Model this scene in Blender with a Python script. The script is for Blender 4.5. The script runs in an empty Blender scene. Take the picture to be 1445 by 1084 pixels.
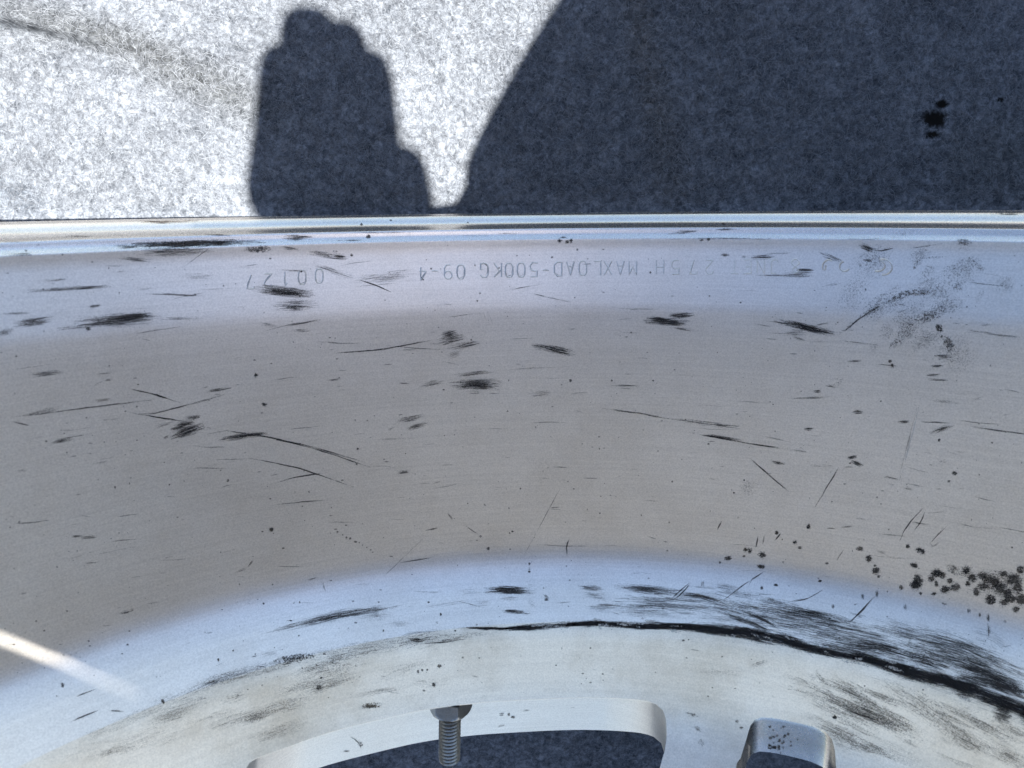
import bpy, bmesh, math, random
import numpy as np
from mathutils import Vector, Matrix
from mathutils.bvhtree import BVHTree
from mathutils.geometry import delaunay_2d_cdt

random.seed(7)
rng = np.random.default_rng(7)
scene = bpy.context.scene
COL = scene.collection
R_ = math.radians

# ------------------------------------------------------------------ camera
RF = 0.2335                     # outer flange radius; the wheel stands upright on the felt, axis along Y
RHO, YAW = 0.054, R_(17.9)      # lens position about the axle
PITCH, ROLL = R_(-13.43), R_(-0.58)
FPX, PW, PH = 1085.0, 1445.0, 1084.0
CAM = Vector((-RHO * math.sin(YAW), 0.0, RF + RHO * math.cos(YAW)))
CROT = Matrix.Rotation(PITCH, 3, 'X') @ Matrix.Rotation(ROLL, 3, 'Z')
cd = bpy.data.cameras.new('camera')
cam = bpy.data.objects.new('camera', cd); COL.objects.link(cam)
cam.matrix_world = Matrix.Translation(CAM) @ CROT.to_4x4()
cd.sensor_fit = 'HORIZONTAL'; cd.sensor_width = 36.0
cd.lens = 36.0 * FPX / PW
cd.clip_start, cd.clip_end = 0.01, 400.0
cd.dof.use_dof = True; cd.dof.focus_distance = 0.27; cd.dof.aperture_fstop = 15
scene.camera = cam

# ------------------------------------------------------------------ light
SUNDIR = Vector((0.34, 0.0055, 1.0)).normalized()      # towards the sun
EL = math.asin(SUNDIR.z); AZ = math.atan2(SUNDIR.x, SUNDIR.y)
world = bpy.data.worlds.new('World'); scene.world = world; world.use_nodes = True
wn = world.node_tree; bg = wn.nodes['Background']
sky = wn.nodes.new('ShaderNodeTexSky'); sky.sky_type = 'NISHITA'; sky.sun_disc = False
sky.sun_elevation = EL; sky.sun_rotation = AZ; sky.altitude = 300; sky.dust_density = 1.5; sky.ozone_density = 1.0; sky.air_density = 1.05
wn.links.new(sky.outputs['Color'], bg.inputs['Color']); bg.inputs['Strength'].default_value = 0.05
sl = bpy.data.lights.new('sun', 'SUN'); sl.energy = 5.0; sl.angle = R_(0.53); sl.color = (1.0, 0.955, 0.88)
sun = bpy.data.objects.new('sun', sl); COL.objects.link(sun)
sun.rotation_euler = SUNDIR.to_track_quat('Z', 'Y').to_euler(); sun.location = (0.5, 0.1, 2.0)
scene.view_settings.view_transform = 'Standard'; scene.view_settings.look = 'None'
scene.view_settings.gamma = 1.0; scene.view_settings.exposure = 2.38
scene.cycles.max_bounces = 10; scene.cycles.glossy_bounces = 8; scene.cycles.transparent_max_bounces = 24
scene.cycles.caustics_reflective = True; scene.cycles.sample_clamp_indirect = 6.0

# ------------------------------------------------------------------ helpers
def link(o, parent=None, m=None):
    COL.objects.link(o)
    if parent is not None:
        o.parent = parent
        o.matrix_parent_inverse = parent.matrix_world.inverted()
    if m is not None:
        o.data.materials.append(m)
    return o

def mesh_obj(name, verts, faces, m, parent=None, smooth=True, sharp=None, recalc=False):
    me = bpy.data.meshes.new(name)
    me.from_pydata([tuple(v) for v in verts], [], [tuple(int(i) for i in f) for f in faces])
    if recalc:
        bm = bmesh.new(); bm.from_mesh(me)
        bmesh.ops.remove_doubles(bm, verts=bm.verts, dist=1e-6)
        bmesh.ops.recalc_face_normals(bm, faces=bm.faces); bm.to_mesh(me); bm.free()
    me.polygons.foreach_set('use_smooth', [smooth] * len(me.polygons))
    if sharp is not None:
        me.set_sharp_from_angle(angle=R_(sharp))
    me.update()
    return link(bpy.data.objects.new(name, me), parent, m)

def ray(px, py):
    d = Vector(((px - PW / 2) / FPX, -(py - PH / 2) / FPX, -1.0))
    return (CROT @ d).normalized()

def proj(P):
    q = CROT.transposed() @ (Vector(P) - CAM)
    return PW / 2 + FPX * q.x / -q.z, PH / 2 - FPX * q.y / -q.z

def cyl(th, a, r):               # wheel coordinates: angle from the bottom, depth from the lens plane, radius
    return (r * math.sin(th), -a, RF - r * math.cos(th))

# ------------------------------------------------------------------ node helpers
class NT:
    def __init__(s, name):
        s.m = bpy.data.materials.new(name); s.m.use_nodes = True
        s.t = s.m.node_tree; s.n = s.t.nodes; s.b = s.n['Principled BSDF']; s.out = s.n['Material Output']
    def add(s, typ, **kw):
        nd = s.n.new(typ)
        for k, v in kw.items():
            if k.startswith('in_'):
                nd.inputs[k[3:].replace('_', ' ')].default_value = v
            else:
                setattr(nd, k, v)
        return nd
    def lk(s, a, b): s.t.links.new(a, b)
    def math(s, op, a, b=None, c=None, clamp=False):
        nd = s.n.new('ShaderNodeMath'); nd.operation = op; nd.use_clamp = clamp
        for i, v in enumerate((a, b, c)):
            if v is None: continue
            if isinstance(v, (int, float)): nd.inputs[i].default_value = v
            else: s.lk(v, nd.inputs[i])
        return nd.outputs[0]
    def ramp(s, fac, stops):
        nd = s.n.new('ShaderNodeValToRGB')
        e = nd.color_ramp.elements
        while len(e) < len(stops): e.new(0.5)
        for el, (p, c) in zip(e, stops):
            el.position = p; el.color = (*c, 1) if len(c) == 3 else c
        s.lk(fac, nd.inputs[0]); return nd.outputs[0]
    def noise(s, vec, scale, detail=3.0, rough=0.55, dist=0.0):
        nd = s.add('ShaderNodeTexNoise'); nd.inputs['Scale'].default_value = scale
        nd.inputs['Detail'].default_value = detail; nd.inputs['Roughness'].default_value = rough
        nd.inputs['Distortion'].default_value = dist
        if vec is not None: s.lk(vec, nd.inputs['Vector'])
        return nd.outputs['Fac']

def metal_mat(name, base, metallic=0.85, rough=0.3, flake=0.012, grime=0.25):
    k = NT(name)
    tc = k.add('ShaderNodeTexCoord').outputs['Object']
    fl = k.noise(tc, 1900, 2.0, 0.7)
    fl2 = k.noise(tc, 900, 2.0)
    gr = k.noise(tc, 34, 6.0, 0.65)
    gm = k.ramp(gr, [(0.42, (0, 0, 0)), (0.75, (1, 1, 1))])
    mix = k.add('ShaderNodeMix', data_type='RGBA')
    k.lk(k.math('MULTIPLY', gm, grime), mix.inputs[0])
    mix.inputs[6].default_value = (*base, 1); mix.inputs[7].default_value = (base[0] * .62, base[1] * .57, base[2] * .5, 1)
    var = k.add('ShaderNodeMix', data_type='RGBA', blend_type='MULTIPLY'); var.inputs[0].default_value = 1
    k.lk(mix.outputs[2], var.inputs[6])
    k.lk(k.ramp(fl, [(0.25, (.74, .74, .74)), (0.75, (1, 1, 1))]), var.inputs[7])
    sy = k.add('ShaderNodeSeparateXYZ'); k.lk(tc, sy.inputs[0]); cy_ = k.add('ShaderNodeCombineXYZ'); k.lk(sy.outputs[1], cy_.inputs[1])
    k.lk(k.math('MULTIPLY', sy.outputs[0], 0.012), cy_.inputs[0])
    tl = k.ramp(k.noise(cy_.outputs[0], 1100, 3.0, 0.7), [(0.3, (.90, .90, .90)), (0.7, (1, 1, 1))])
    v2 = k.add('ShaderNodeMix', data_type='RGBA', blend_type='MULTIPLY'); v2.inputs[0].default_value = 1; k.lk(var.outputs[2], v2.inputs[6]); k.lk(tl, v2.inputs[7])
    k.lk(v2.outputs[2], k.b.inputs['Base Color'])
    k.b.inputs['Metallic'].default_value = metallic
    k.lk(k.math('ADD', rough - 0.05, k.math('MULTIPLY', fl2, 0.1)), k.b.inputs['Roughness'])
    bp = k.add('ShaderNodeBump'); bp.inputs['Strength'].default_value = 1.0; bp.inputs['Distance'].default_value = flake * 0.001
    k.lk(k.math('ADD', fl, k.math('MULTIPLY', fl2, 1.2)), bp.inputs['Height'])
    k.lk(bp.outputs[0], k.b.inputs['Normal'])
    return k.m

M_RIM = metal_mat('silver_rim_paint', (0.92, 0.885, 0.84), metallic=0.92, rough=0.4)
M_DISC = metal_mat('silver_centre_paint', (0.92, 0.86, 0.77), metallic=0.8, rough=0.4, grime=0.7)
M_WALL = metal_mat('pale_window_paint', (0.93, 0.90, 0.84), metallic=0.85, rough=0.42, grime=0.15)
M_STEEL = metal_mat('dull_bolt_steel', (0.42, 0.41, 0.39), metallic=1.0, rough=0.34, flake=0.02, grime=0.6)
M_STAMP = metal_mat('stamped_rim_paint', (0.80, 0.78, 0.75), rough=0.36)

M_LUG = metal_mat('brushed_window_metal', (0.72, 0.70, 0.66), metallic=1.0, rough=0.28, flake=0.01, grime=0.7)

def plain(name, c, rough=0.7, nscale=60, amt=0.3):
    k = NT(name); tc = k.add('ShaderNodeTexCoord').outputs['Object']
    n = k.noise(tc, nscale, 5)
    k.lk(k.ramp(n, [(0.3, tuple(x * (1 - amt) for x in c)), (0.7, tuple(min(1, x * (1 + amt)) for x in c))]), k.b.inputs['Base Color'])
    k.b.inputs['Roughness'].default_value = rough
    return k.m

# ------------------------------------------------------------------ felt ground
def felt_mat():
    k = NT('grey_needle_felt')
    geo = k.add('ShaderNodeNewGeometry').outputs['Position']
    n1 = k.noise(geo, 430, 4.0, 0.62, 0.6)
    n2 = k.noise(geo, 1500, 3.0, 0.6, 1.0)
    n3 = k.noise(geo, 22, 3.0)
    n4 = k.noise(geo, 170, 2.0, 0.5, 0.8)
    s = k.math('ADD', k.math('ADD', k.math('MULTIPLY', n1, 0.46), k.math('MULTIPLY', n4, 0.16)), k.math('MULTIPLY', n2, 0.38))
    s = k.math('ADD', s, k.math('MULTIPLY', k.math('SUBTRACT', n3, 0.5), 0.16))
    col = k.ramp(s, [(0.37, (.022, .026, .033)), (0.5, (.088, .098, .115)), (0.63, (.19, .209, .240))])
    # oil spots that soaked into the cloth
    sep = k.add('ShaderNodeSeparateXYZ'); k.lk(geo, sep.inputs[0])
    dark = None
    for (sx, sy, rx, ry) in OIL:
        dx = k.math('DIVIDE', k.math('SUBTRACT', sep.outputs[0], sx), rx)
        dy = k.math('DIVIDE', k.math('SUBTRACT', sep.outputs[1], sy), ry)
        d = k.math('SQRT', k.math('ADD', k.math('MULTIPLY', dx, dx), k.math('MULTIPLY', dy, dy)))
        d = k.math('ADD', d, k.math('MULTIPLY', k.math('SUBTRACT', n1, 0.5), 1.3))
        e = k.math('MULTIPLY', k.math('SUBTRACT', 1.25, d), 1.6, clamp=True)
        dark = e if dark is None else k.math('MAXIMUM', dark, e)
    mx = k.add('ShaderNodeMix', data_type='RGBA'); k.lk(dark, mx.inputs[0]); k.lk(col, mx.inputs[6])
    mx.inputs[7].default_value = (.004, .0038, .0036, 1)
    last = mx.outputs[2]
    for (sx, sy, rx, ry, ca, sa, amt, c) in DIRT_AND_SHADE:             # trodden-in dirt, and the fold's shade painted into the colour
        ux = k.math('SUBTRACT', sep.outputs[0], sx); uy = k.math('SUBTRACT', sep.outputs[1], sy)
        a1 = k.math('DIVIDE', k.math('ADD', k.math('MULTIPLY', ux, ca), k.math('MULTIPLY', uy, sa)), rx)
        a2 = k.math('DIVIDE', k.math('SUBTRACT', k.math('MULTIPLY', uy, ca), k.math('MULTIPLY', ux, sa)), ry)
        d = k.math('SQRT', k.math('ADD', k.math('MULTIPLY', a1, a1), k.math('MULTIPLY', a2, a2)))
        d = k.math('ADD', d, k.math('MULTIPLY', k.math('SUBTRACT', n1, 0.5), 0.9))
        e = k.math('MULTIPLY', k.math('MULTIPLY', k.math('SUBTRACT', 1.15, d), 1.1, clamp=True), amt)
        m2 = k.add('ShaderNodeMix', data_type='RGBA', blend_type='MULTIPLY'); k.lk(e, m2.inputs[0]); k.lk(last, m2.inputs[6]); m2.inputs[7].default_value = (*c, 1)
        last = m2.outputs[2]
    k.lk(last, k.b.inputs['Base Color'])
    k.b.inputs['Roughness'].default_value = 0.95; k.b.inputs['Specular IOR Level'].default_value = 0.15
    bp = k.add('ShaderNodeBump'); bp.inputs['Strength'].default_value = 0.7; bp.inputs['Distance'].default_value = 0.0006
    k.lk(s, bp.inputs['Height']); k.lk(bp.outputs[0], k.b.inputs['Normal'])
    return k.m

def ground_pt(px, py, z=0.0):
    d = ray(px, py); t = (z - CAM.z) / d.z
    return CAM + d * t

OIL = []
for (x, y, wx, wy) in ((1318, 168, 17, 11), (1328, 147, 10, 6), (1315, 190, 10, 6), (1411, 141, 5, 3), (700, 318, 1, 1)):
    p = ground_pt(x, y); sc = CAM.z / FPX
    OIL.append((p.x, p.y, wx * sc, wy * sc))
DIRT_AND_SHADE = []
for (x, y, wx, wy, an, amt, c) in ((120, 45, 150, 26, -14, .8, (.42, .41, .38)), (235, 92, 110, 34, -22, .9, (.5, .49, .46)), (330, 135, 95, 40, -20, .8, (.55, .54, .5)), (905, 40, 26, 130, 8, .5, (.75, .62, .45)), (938, 190, 30, 110, 10, .45, (.75, .62, .45)), (20, 275, 50, 26, -20, .7, (.6, .65, .7)), (1400, 230, 90, 70, 0, .5, (.6, .58, .5))):  # leading ellipses paint shade along the cloth fold, the brown ones are stains
    p = ground_pt(x, y); sc = CAM.z / FPX; DIRT_AND_SHADE.append((p.x, p.y, wx * sc, wy * sc, math.cos(R_(an)), math.sin(R_(an)), amt, c))
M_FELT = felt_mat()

def vnoise(x, y, seed):           # smooth value noise on arrays
    r = np.random.default_rng(seed).random((256, 256))
    xi = np.floor(x).astype(int); yi = np.floor(y).astype(int); fx = x - xi; fy = y - yi
    fx = fx * fx * (3 - 2 * fx); fy = fy * fy * (3 - 2 * fy)
    g = lambda a, b: r[a % 256, b % 256]
    return (g(xi, yi) * (1 - fx) + g(xi + 1, yi) * fx) * (1 - fy) + (g(xi, yi + 1) * (1 - fx) + g(xi + 1, yi + 1) * fx) * fy

FOLD = [ground_pt(*q) for q in ((-60, 22), (40, 42), (110, 56), (200, 78), (300, 118), (400, 160))]
def felt_height(X, Y):
    h = 0.0007 * (vnoise(X * 420, Y * 420, 1) - 0.5) + 0.0005 * (vnoise(X * 900, Y * 900, 2) - 0.5) + 0.003 * (vnoise(X * 14, Y * 14, 3) - 0.5)
    best = np.full(X.shape, 9.0); along = np.zeros(X.shape); side = np.zeros(X.shape)
    n = len(FOLD) - 1
    for i in range(n):
        a, b = FOLD[i], FOLD[i + 1]; dx, dy = b.x - a.x, b.y - a.y; L2 = dx * dx + dy * dy
        t = ((X - a.x) * dx + (Y - a.y) * dy) / L2
        tc = np.clip(t, 0 if i else -9, 1 if i < n - 1 else 9)
        d = np.hypot(X - a.x - tc * dx, Y - a.y - tc * dy)
        s = (-(Y - a.y) * dx + (X - a.x) * dy)           # >0 below the fold in the picture
        k = d < best
        best = np.where(k, d, best); along = np.where(k, (i + np.clip(t, -3, 3)) / n, along); side = np.where(k, np.sign(s) * d, side)
    fade = np.clip(1.0 - (along - 0.05) / 0.55, 0, 1) ** 1.3
    fade2 = np.clip(1.0 - (along - 0.3) / 0.8, 0, 1) ** 1.5
    groove = np.exp(-(side / 0.0024) ** 2)
    edge = 1 / (1 + np.exp(np.clip(side / 0.0003, -60, 60)))          # steep face on the near side of the fold
    back = np.exp(-(np.clip(-side, 0, 9) / 0.030) ** 2)
    return h + 0.019 * edge * back * fade + 0.0035 * np.exp(-(side / 0.014) ** 2) * fade2

def axis_samples(lo, hi, step, far):
    c = np.arange(lo, hi + step / 2, step)
    g = step * 1.25 ** np.arange(1, 60); g = np.cumsum(g); g = g[g < far]
    return np.concatenate([(lo - g)[::-1], c, hi + g])
xs = axis_samples(-0.30, 0.30, 0.0012, 1.3); ys = axis_samples(-0.31, 0.115, 0.0012, 1.3)
X, Y = np.meshgrid(xs, ys); H = felt_height(X, Y)
nx, ny = len(xs), len(ys)
V = np.stack([X.ravel(), Y.ravel(), H.ravel()], 1)
i = np.arange(ny - 1)[:, None] * nx + np.arange(nx - 1)[None]
F = np.stack([i, i + 1, i + nx + 1, i + nx], -1).reshape(-1, 4)
def fast_mesh(name, V, F, m, parent=None, smooth=True):
    me = bpy.data.meshes.new(name); k = F.shape[1]
    me.vertices.add(len(V)); me.vertices.foreach_set('co', V.astype(np.float32).ravel())
    me.loops.add(F.size); me.loops.foreach_set('vertex_index', F.astype(np.int32).ravel())
    me.polygons.add(len(F)); me.polygons.foreach_set('loop_start', np.arange(0, F.size, k, dtype=np.int32))
    me.polygons.foreach_set('use_smooth', np.full(len(F), smooth))
    me.update(calc_edges=True)
    return link(bpy.data.objects.new(name, me), parent, m)
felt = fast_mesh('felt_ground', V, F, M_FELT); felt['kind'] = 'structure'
felt['label'] = 'grey needle felt cloth spread on the ground under the wheel'; 

# the yard the cloth lies on
gm = plain('dusty_concrete', (0.30, 0.29, 0.27), 0.9, 30, 0.25)
g = 160.0
yard = mesh_obj('ground', [(-g, -g, -.012), (g, -g, -.012), (g, g, -.012), (-g, g, -.012)], [(0, 1, 2, 3)], gm, smooth=False)
yard['kind'] = 'structure'

# loose fibres that stand out of the felt
def fibre_mat():
    k = NT('felt_fibre')
    at = k.add('ShaderNodeAttribute', attribute_name='tone').outputs['Fac']
    k.lk(k.ramp(at, [(0.0, (.04, .045, .054)), (0.45, (.098, .107, .124)), (1.0, (.20, .218, .246))]), k.b.inputs['Base Color'])
    k.b.inputs['Roughness'].default_value = 0.7; k.b.inputs['Specular IOR Level'].default_value = 0.25
    return k.m
def fibres(n, x0, x1, y0, y1, hmax):
    cx = rng.uniform(x0, x1, n); cy = rng.uniform(y0, y1, n)
    L = rng.uniform(0.0016, 0.0045, n); ang = rng.uniform(0, math.pi, n)
    bend = rng.normal(0, 1.7, n); w = rng.uniform(0.00002, 0.00005, n)
    ok = np.ones(n, bool)
    for (ox, oy, rx, ry) in OIL: ok &= ((cx - ox) / (rx * 1.3 + .0008)) ** 2 + ((cy - oy) / (ry * 1.3 + .0008)) ** 2 > 1   # matted down where oil soaked in
    cx, cy, L, ang, bend, w = (q[ok] for q in (cx, cy, L, ang, bend, w)); n = len(cx)
    hh = rng.uniform(0.0, hmax, n); seg = 4
    V = np.zeros((n, seg + 1, 2, 3))
    px, py, a = cx.copy(), cy.copy(), ang.copy()
    for s in range(seg + 1):
        t = s / seg
        lift = hh * math.sin(math.pi * t) + 0.0001
        nxv, nyv = -np.sin(a), np.cos(a)
        zz = lift
        for q, sg in ((0, -1), (1, 1)):
            V[:, s, q, 0] = px + sg * nxv * w; V[:, s, q, 1] = py + sg * nyv * w; V[:, s, q, 2] = zz
        px = px + np.cos(a) * L / seg; py = py + np.sin(a) * L / seg; a = a + bend / seg
    hg = felt_height(V[:, :, 0, 0].ravel(), V[:, :, 0, 1].ravel()).reshape(n, seg + 1)
    V[:, :, :, 2] += hg[:, :, None]
    base = (np.arange(n) * (seg + 1) * 2)[:, None] + (np.arange(seg) * 2)[None]
    F = np.stack([base, base + 1, base + 3, base + 2], -1).reshape(-1, 4)
    return V.reshape(-1, 3), F, np.repeat(rng.random(n), (seg + 1) * 2)
Va, Fa, Ta = fibres(85000, -0.27, 0.24, -0.002, 0.105, 0.0011)
Vb, Fb, Tb = fibres(16000, -0.16, 0.16, -0.30, -0.17, 0.0011)
fb = fast_mesh('felt_fibres', np.concatenate([Va, Vb]), np.concatenate([Fa, Fb + len(Va)]), fibre_mat(), None, False)
at = fb.data.attributes.new('tone', 'FLOAT', 'POINT'); at.data.foreach_set('value', np.concatenate([Ta, Tb]).astype(np.float32))
fb['kind'] = 'stuff'; fb['label'] = 'loose black and white fibres matted over the grey felt'; fb['category'] = 'felt fibres'

# ------------------------------------------------------------------ wheel profile
def v_of(y): return -PITCH + math.atan((y - PH / 2) / FPX)
PHI = [(302, 88), (303.2, 60), (304.5, 42), (310, 33), (313.5, 38), (317, 56), (321.4, 70), (322.3, 79), (323, 24), (326, 8), (329.5, 12), (332, 32),
       (337, 35), (337.8, 20), (338.6, 3), (344, 2), (349, 5), (357, 10), (385, 11.5), (422, 10.5), (431, 8), (441, 4.5), (480, 3.5), (600, 4.5),
       (735, 7), (762, 12), (783, 24), (800, 36), (830, 45), (873, 48)]
PHI_D = [(873, 48), (882, 52), (896, 57), (950, 58), (985, 55), (1010, 49), (1050, 42), (1100, 50), (1180, 64), (1500, 74)]
def integrate(tab, a, r, dy):
    out = [(a, r)]; y = tab[0][0]
    ysn = [t[0] for t in tab]; ph = [t[1] for t in tab]
    while y < tab[-1][0] - 1e-6:
        st = dy if y > 365 else 0.6
        y = min(y + st, tab[-1][0]); tp = math.tan(R_(float(np.interp(y - st / 2, ysn, ph)))); T = math.tan(v_of(y))
        d = ((r + RHO) * T - a) / (1 + tp * T); a += d; r -= tp * d
        out.append((a, r))
    return out
a0 = (RF + RHO) * math.tan(v_of(302))
PR = integrate(PHI, a0, RF, 6.0)
PD = integrate(PHI_D, PR[-1][0], PR[-1][1], 6.0)
cut = next((i for i, q in enumerate(PD) if q[1] < 0.085), len(PD))
PD = PD[:cut]; print('END', PR[-1], PD[-1], len(PD)); PD += [(PD[-1][0] + .004 * s, PD[-1][1] + (.07 - PD[-1][1]) * s) for s in (.2, .4, .6, .8, 1.0)] if PD[-1][1] > .075 else []
aB, rB = PR[-1]
A_END = 0.205
print('seam', PR[-1], 'disc end', PD[-1])

wheel = bpy.data.objects.new('alloy_wheel', None); COL.objects.link(wheel)
wheel.location = (0, 0, 0); wheel.empty_display_size = 0.1
wheel['label'] = 'silver split rim car wheel standing on grey felt, black scuffs on its inner barrel'
wheel['category'] = 'wheel'

def in_poly(x, y, poly):
    c = False; j = len(poly) - 1
    for i in range(len(poly)):
        xi, yi = poly[i]; xj, yj = poly[j]
        if (yi > y) != (yj > y) and x < (xj - xi) * (y - yi) / (yj - yi) + xi: c = not c
        j = i
    return c

# barrel: inside skin, then round the lip and back along the outside (tyre side)
NT_ = 720
lipback = [(a0 - .0003, RF + .0004), (a0 + .0004, RF + .0022), (a0 + .0022, RF + .0034), (a0 + .006, RF + .0036), (a0 + .0095, RF + .0022), (a0 + .0105, RF - .001)]
outer = [(a0 + .0108, RF - .004)] + [(a + .001, r + .0045) for a, r in PR if .026 < a < aB - .012][::4] + [(aB - .004, rB + .012), (aB + .03, rB + .0125), (A_END - .012, .2165), (A_END - .010, .2295), (A_END, .2330), (A_END + .004, .2300), (A_END, .2225), (aB + .03, rB + .004), (aB + .001, rB + .0008)]
prof = lipback[::-1] + PR
prof_out = outer
def revolve(prof, name, m, parent, hole=None, n=NT_, flip=False, sharp=32):
    V = []; F = []
    ths = np.arange(n) * 2 * math.pi / n
    if hole is not None:
        lo, hi = min(q[0] for q in hole), max(q[0] for q in hole); al, ah = min(q[1] for q in hole), max(q[1] for q in hole)
        ths = np.concatenate([ths[(ths < lo) | (ths > hi)], np.arange(lo, hi, .0012)]); ths.sort(); n = len(ths)
        p2 = [prof[0]]
        for q in prof[1:]:
            p = p2[-1]; ns = max(1, int(abs(q[0] - p[0]) / .00035)) if min(p[0], q[0]) < ah and max(p[0], q[0]) > al else 1
            p2 += [(p[0] + (q[0] - p[0]) * i / ns, p[1] + (q[1] - p[1]) * i / ns) for i in range(1, ns + 1)]
        prof = p2
    for a, r in prof:
        for j in range(n):
            V.append(cyl(ths[j], a, r))
    for i in range(len(prof) - 1):
        for j in range(n):
            k = (j + 1) % n
            if hole is not None:
                th = (ths[j] + (ths[k] if k else 2 * math.pi)) / 2; am = (prof[i][0] + prof[i + 1][0]) / 2
                if in_poly(th, am, hole): continue
            q = (i * n + j, i * n + k, (i + 1) * n + k, (i + 1) * n + j)
            F.append(q[::-1] if flip else q)
    return mesh_obj(name, V, F, m, parent, True, sharp)

def bvh(o):
    me = o.data
    return BVHTree.FromPolygons([tuple(v.co) for v in me.vertices], [tuple(p.vertices) for p in me.polygons])

outer_f = [lipback[-1]]
for q in outer:
    p = outer_f[-1]; m = max(1, int(math.hypot(q[0] - p[0], q[1] - p[1]) / .003))
    outer_f += [(p[0] + (q[0] - p[0]) * i / m, p[1] + (q[1] - p[1]) * i / m) for i in range(1, m + 1)]
# tapered slot added in the unseen upper barrel to throw a sun streak lower left
STREAK = [(-40, 880), (0, 896), (60, 921), (130, 951), (195, 980), (252, 1005), (190, 981.5), (125, 955), (60, 929), (0, 906), (-40, 892)]
SHADED = 0
def slot_on(o):
    t = bvh(o); out = []
    for q in STREAK:
        h = bvh_low.ray_cast(CAM, ray(*q))[0]
        k = h + SUNDIR * 0.05; best = None
        while True:
            r = t.ray_cast(k, SUNDIR)
            if r[0] is None: break
            best = r[0]; k = r[0] + SUNDIR * 0.002
        if best is None: continue
        out.append((math.atan2(best.x, RF - best.z) % (2 * math.pi), -best.y))
    return out
barrel = revolve(prof, 'rim_barrel', M_RIM, wheel); shell = revolve(outer_f, 'barrel_shell', M_RIM, wheel)
bvh_low = BVHTree.FromPolygons([cyl(th, a, r) for a, r in PR + PD[1:] for th in np.linspace(-1.3, 1.3, 400)],
    [(i * 400 + j, i * 400 + j + 1, (i + 1) * 400 + j + 1, (i + 1) * 400 + j) for i in range(len(PR) + len(PD) - 2) for j in range(399)])
sl_in = slot_on(barrel); sl_out = slot_on(shell)
print('slot', [tuple(round(v, 3) for v in q) for q in sl_in], [tuple(round(v, 3) for v in q) for q in sl_out])
for o in (barrel, shell): bpy.data.objects.remove(o)
NLIP = next(i for i, q in enumerate(PR) if q[0] > (q[1] + RHO) * math.tan(v_of(336.9)))
M_LIP = metal_mat('polished_rim_lip', (0.90, 0.85, 0.79), metallic=0.94, rough=0.27, flake=0.006, grime=0.15)
lip = revolve(lipback[::-1] + PR[:NLIP + 1], 'rim_lip', M_LIP, wheel)
barrel = revolve(PR[NLIP:], 'rim_barrel', M_RIM, wheel, hole=sl_in); shell = revolve(outer_f, 'barrel_shell', M_RIM, wheel, hole=sl_out)
# ------------------------------------------------------------------ wheel centre with its windows
dd = [0.0]
for (p, q) in zip(PD, PD[1:]): dd.append(dd[-1] + math.hypot(q[0] - p[0], q[1] - p[1]))
PDa = np.array(PD); dd = np.array(dd)
def disc_pt(th, t): return float(np.interp(t, dd, PDa[:, 0])), float(np.interp(t, dd, PDa[:, 1]))
tmp = revolve(PD, 'tmp', M_DISC, None, n=360); tb = bvh(tmp); bpy.data.objects.remove(tmp)
def to_tt(px, py):
    h = tb.ray_cast(CAM, ray(px, py))
    p = h[0]; th = math.atan2(p.x, RF - p.z); return th, float(np.interp(-p.y, PDa[:, 0], dd))
def rounded(pts, sub=6):          # Catmull-Rom through the outline
    out = []; n = len(pts)
    for i in range(n):
        p0, p1, p2, p3 = (np.array(pts[(i + k) % n]) for k in (-1, 0, 1, 2))
        m = max(1, int(np.hypot(*((p2 - p1) * np.array([.18, 1]))) / 0.0022))
        for s in range(m):
            t = s / m
            out.append(tuple(0.5 * ((2 * p1) + (p2 - p0) * t + (2 * p0 - 5 * p1 + 4 * p2 - p3) * t * t + (3 * p1 - p0 - 3 * p2 + p3) * t ** 3)))
    return out
w1px = [(352, 1076), (400, 1056), (470, 1032), (540, 1014.5), (608, 1000), (680, 991.5), (747, 987.5), (833, 984.5), (880, 986), (908, 988.5), (926, 994), (936, 1003), (940, 1016), (941, 1036), (938, 1060), (931, 1084)]
w1 = [to_tt(*q) for q in w1px]
thr, tr = w1[-1]; thl, tl = w1[0]
w1 += [(thr - .015, tr + .015), (thr - .05, tr + .045), (thr - .11, tr + .062), ((thl + thr) / 2, tr + .066), (thl + .14, tl + .060), (thl + .06, tl + .044), (thl, tl + .016), (thl - .012, tl + .005)]
w2px = [(1036, 1098), (1045, 1070), (1053, 1044), (1059, 1024), (1065, 1016), (1075, 1012.5), (1090, 1013.5), (1120, 1019), (1150, 1026.5), (1165, 1033), (1174, 1043), (1178, 1058), (1179.5, 1080), (1180, 1098)]
w2 = [to_tt(*q) for q in w2px]
thr2, tr2 = w2[-1]; thl2, tl2 = w2[0]
w2 += [(thr2 - .015, tr2 + .03), (thr2 - .05, tr2 + .05), (thl2 + .06, tl2 + .05), (thl2 + .015, tl2 + .028)]
W1 = rounded(w1); W2 = rounded(w2)
holes = []
for k in range(5):
    for w, big in ((W1, True), (W2, False)):
        holes.append(([(th + k * 2 * math.pi / 5, t) for th, t in w], big, k))
th_cut = (w2[-6][0] + 0.12) - 2 * math.pi / 5 * 3
def wrap(th): return (th - th_cut) % (2 * math.pi)
pts = []; edges = []
tmax = dd[-1]
KU = 0.17                                            # squeezes angle to length for the triangulation
NB = 640; trows = list(np.arange(0, tmax, 0.0028)) + [tmax]
for t in (0.0, tmax):
    st = len(pts)
    for j in range(NB + 1): pts.append((2 * math.pi * j / NB * KU, t))
    edges += [(st + j, st + j + 1) for j in range(NB)]
for t in trows[1:-1]:
    for x in (0.0, 2 * math.pi * KU): pts.append((x, t))
hp = [[(wrap(th) * KU, t) for th, t in h] for h, _, _ in holes]
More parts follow.
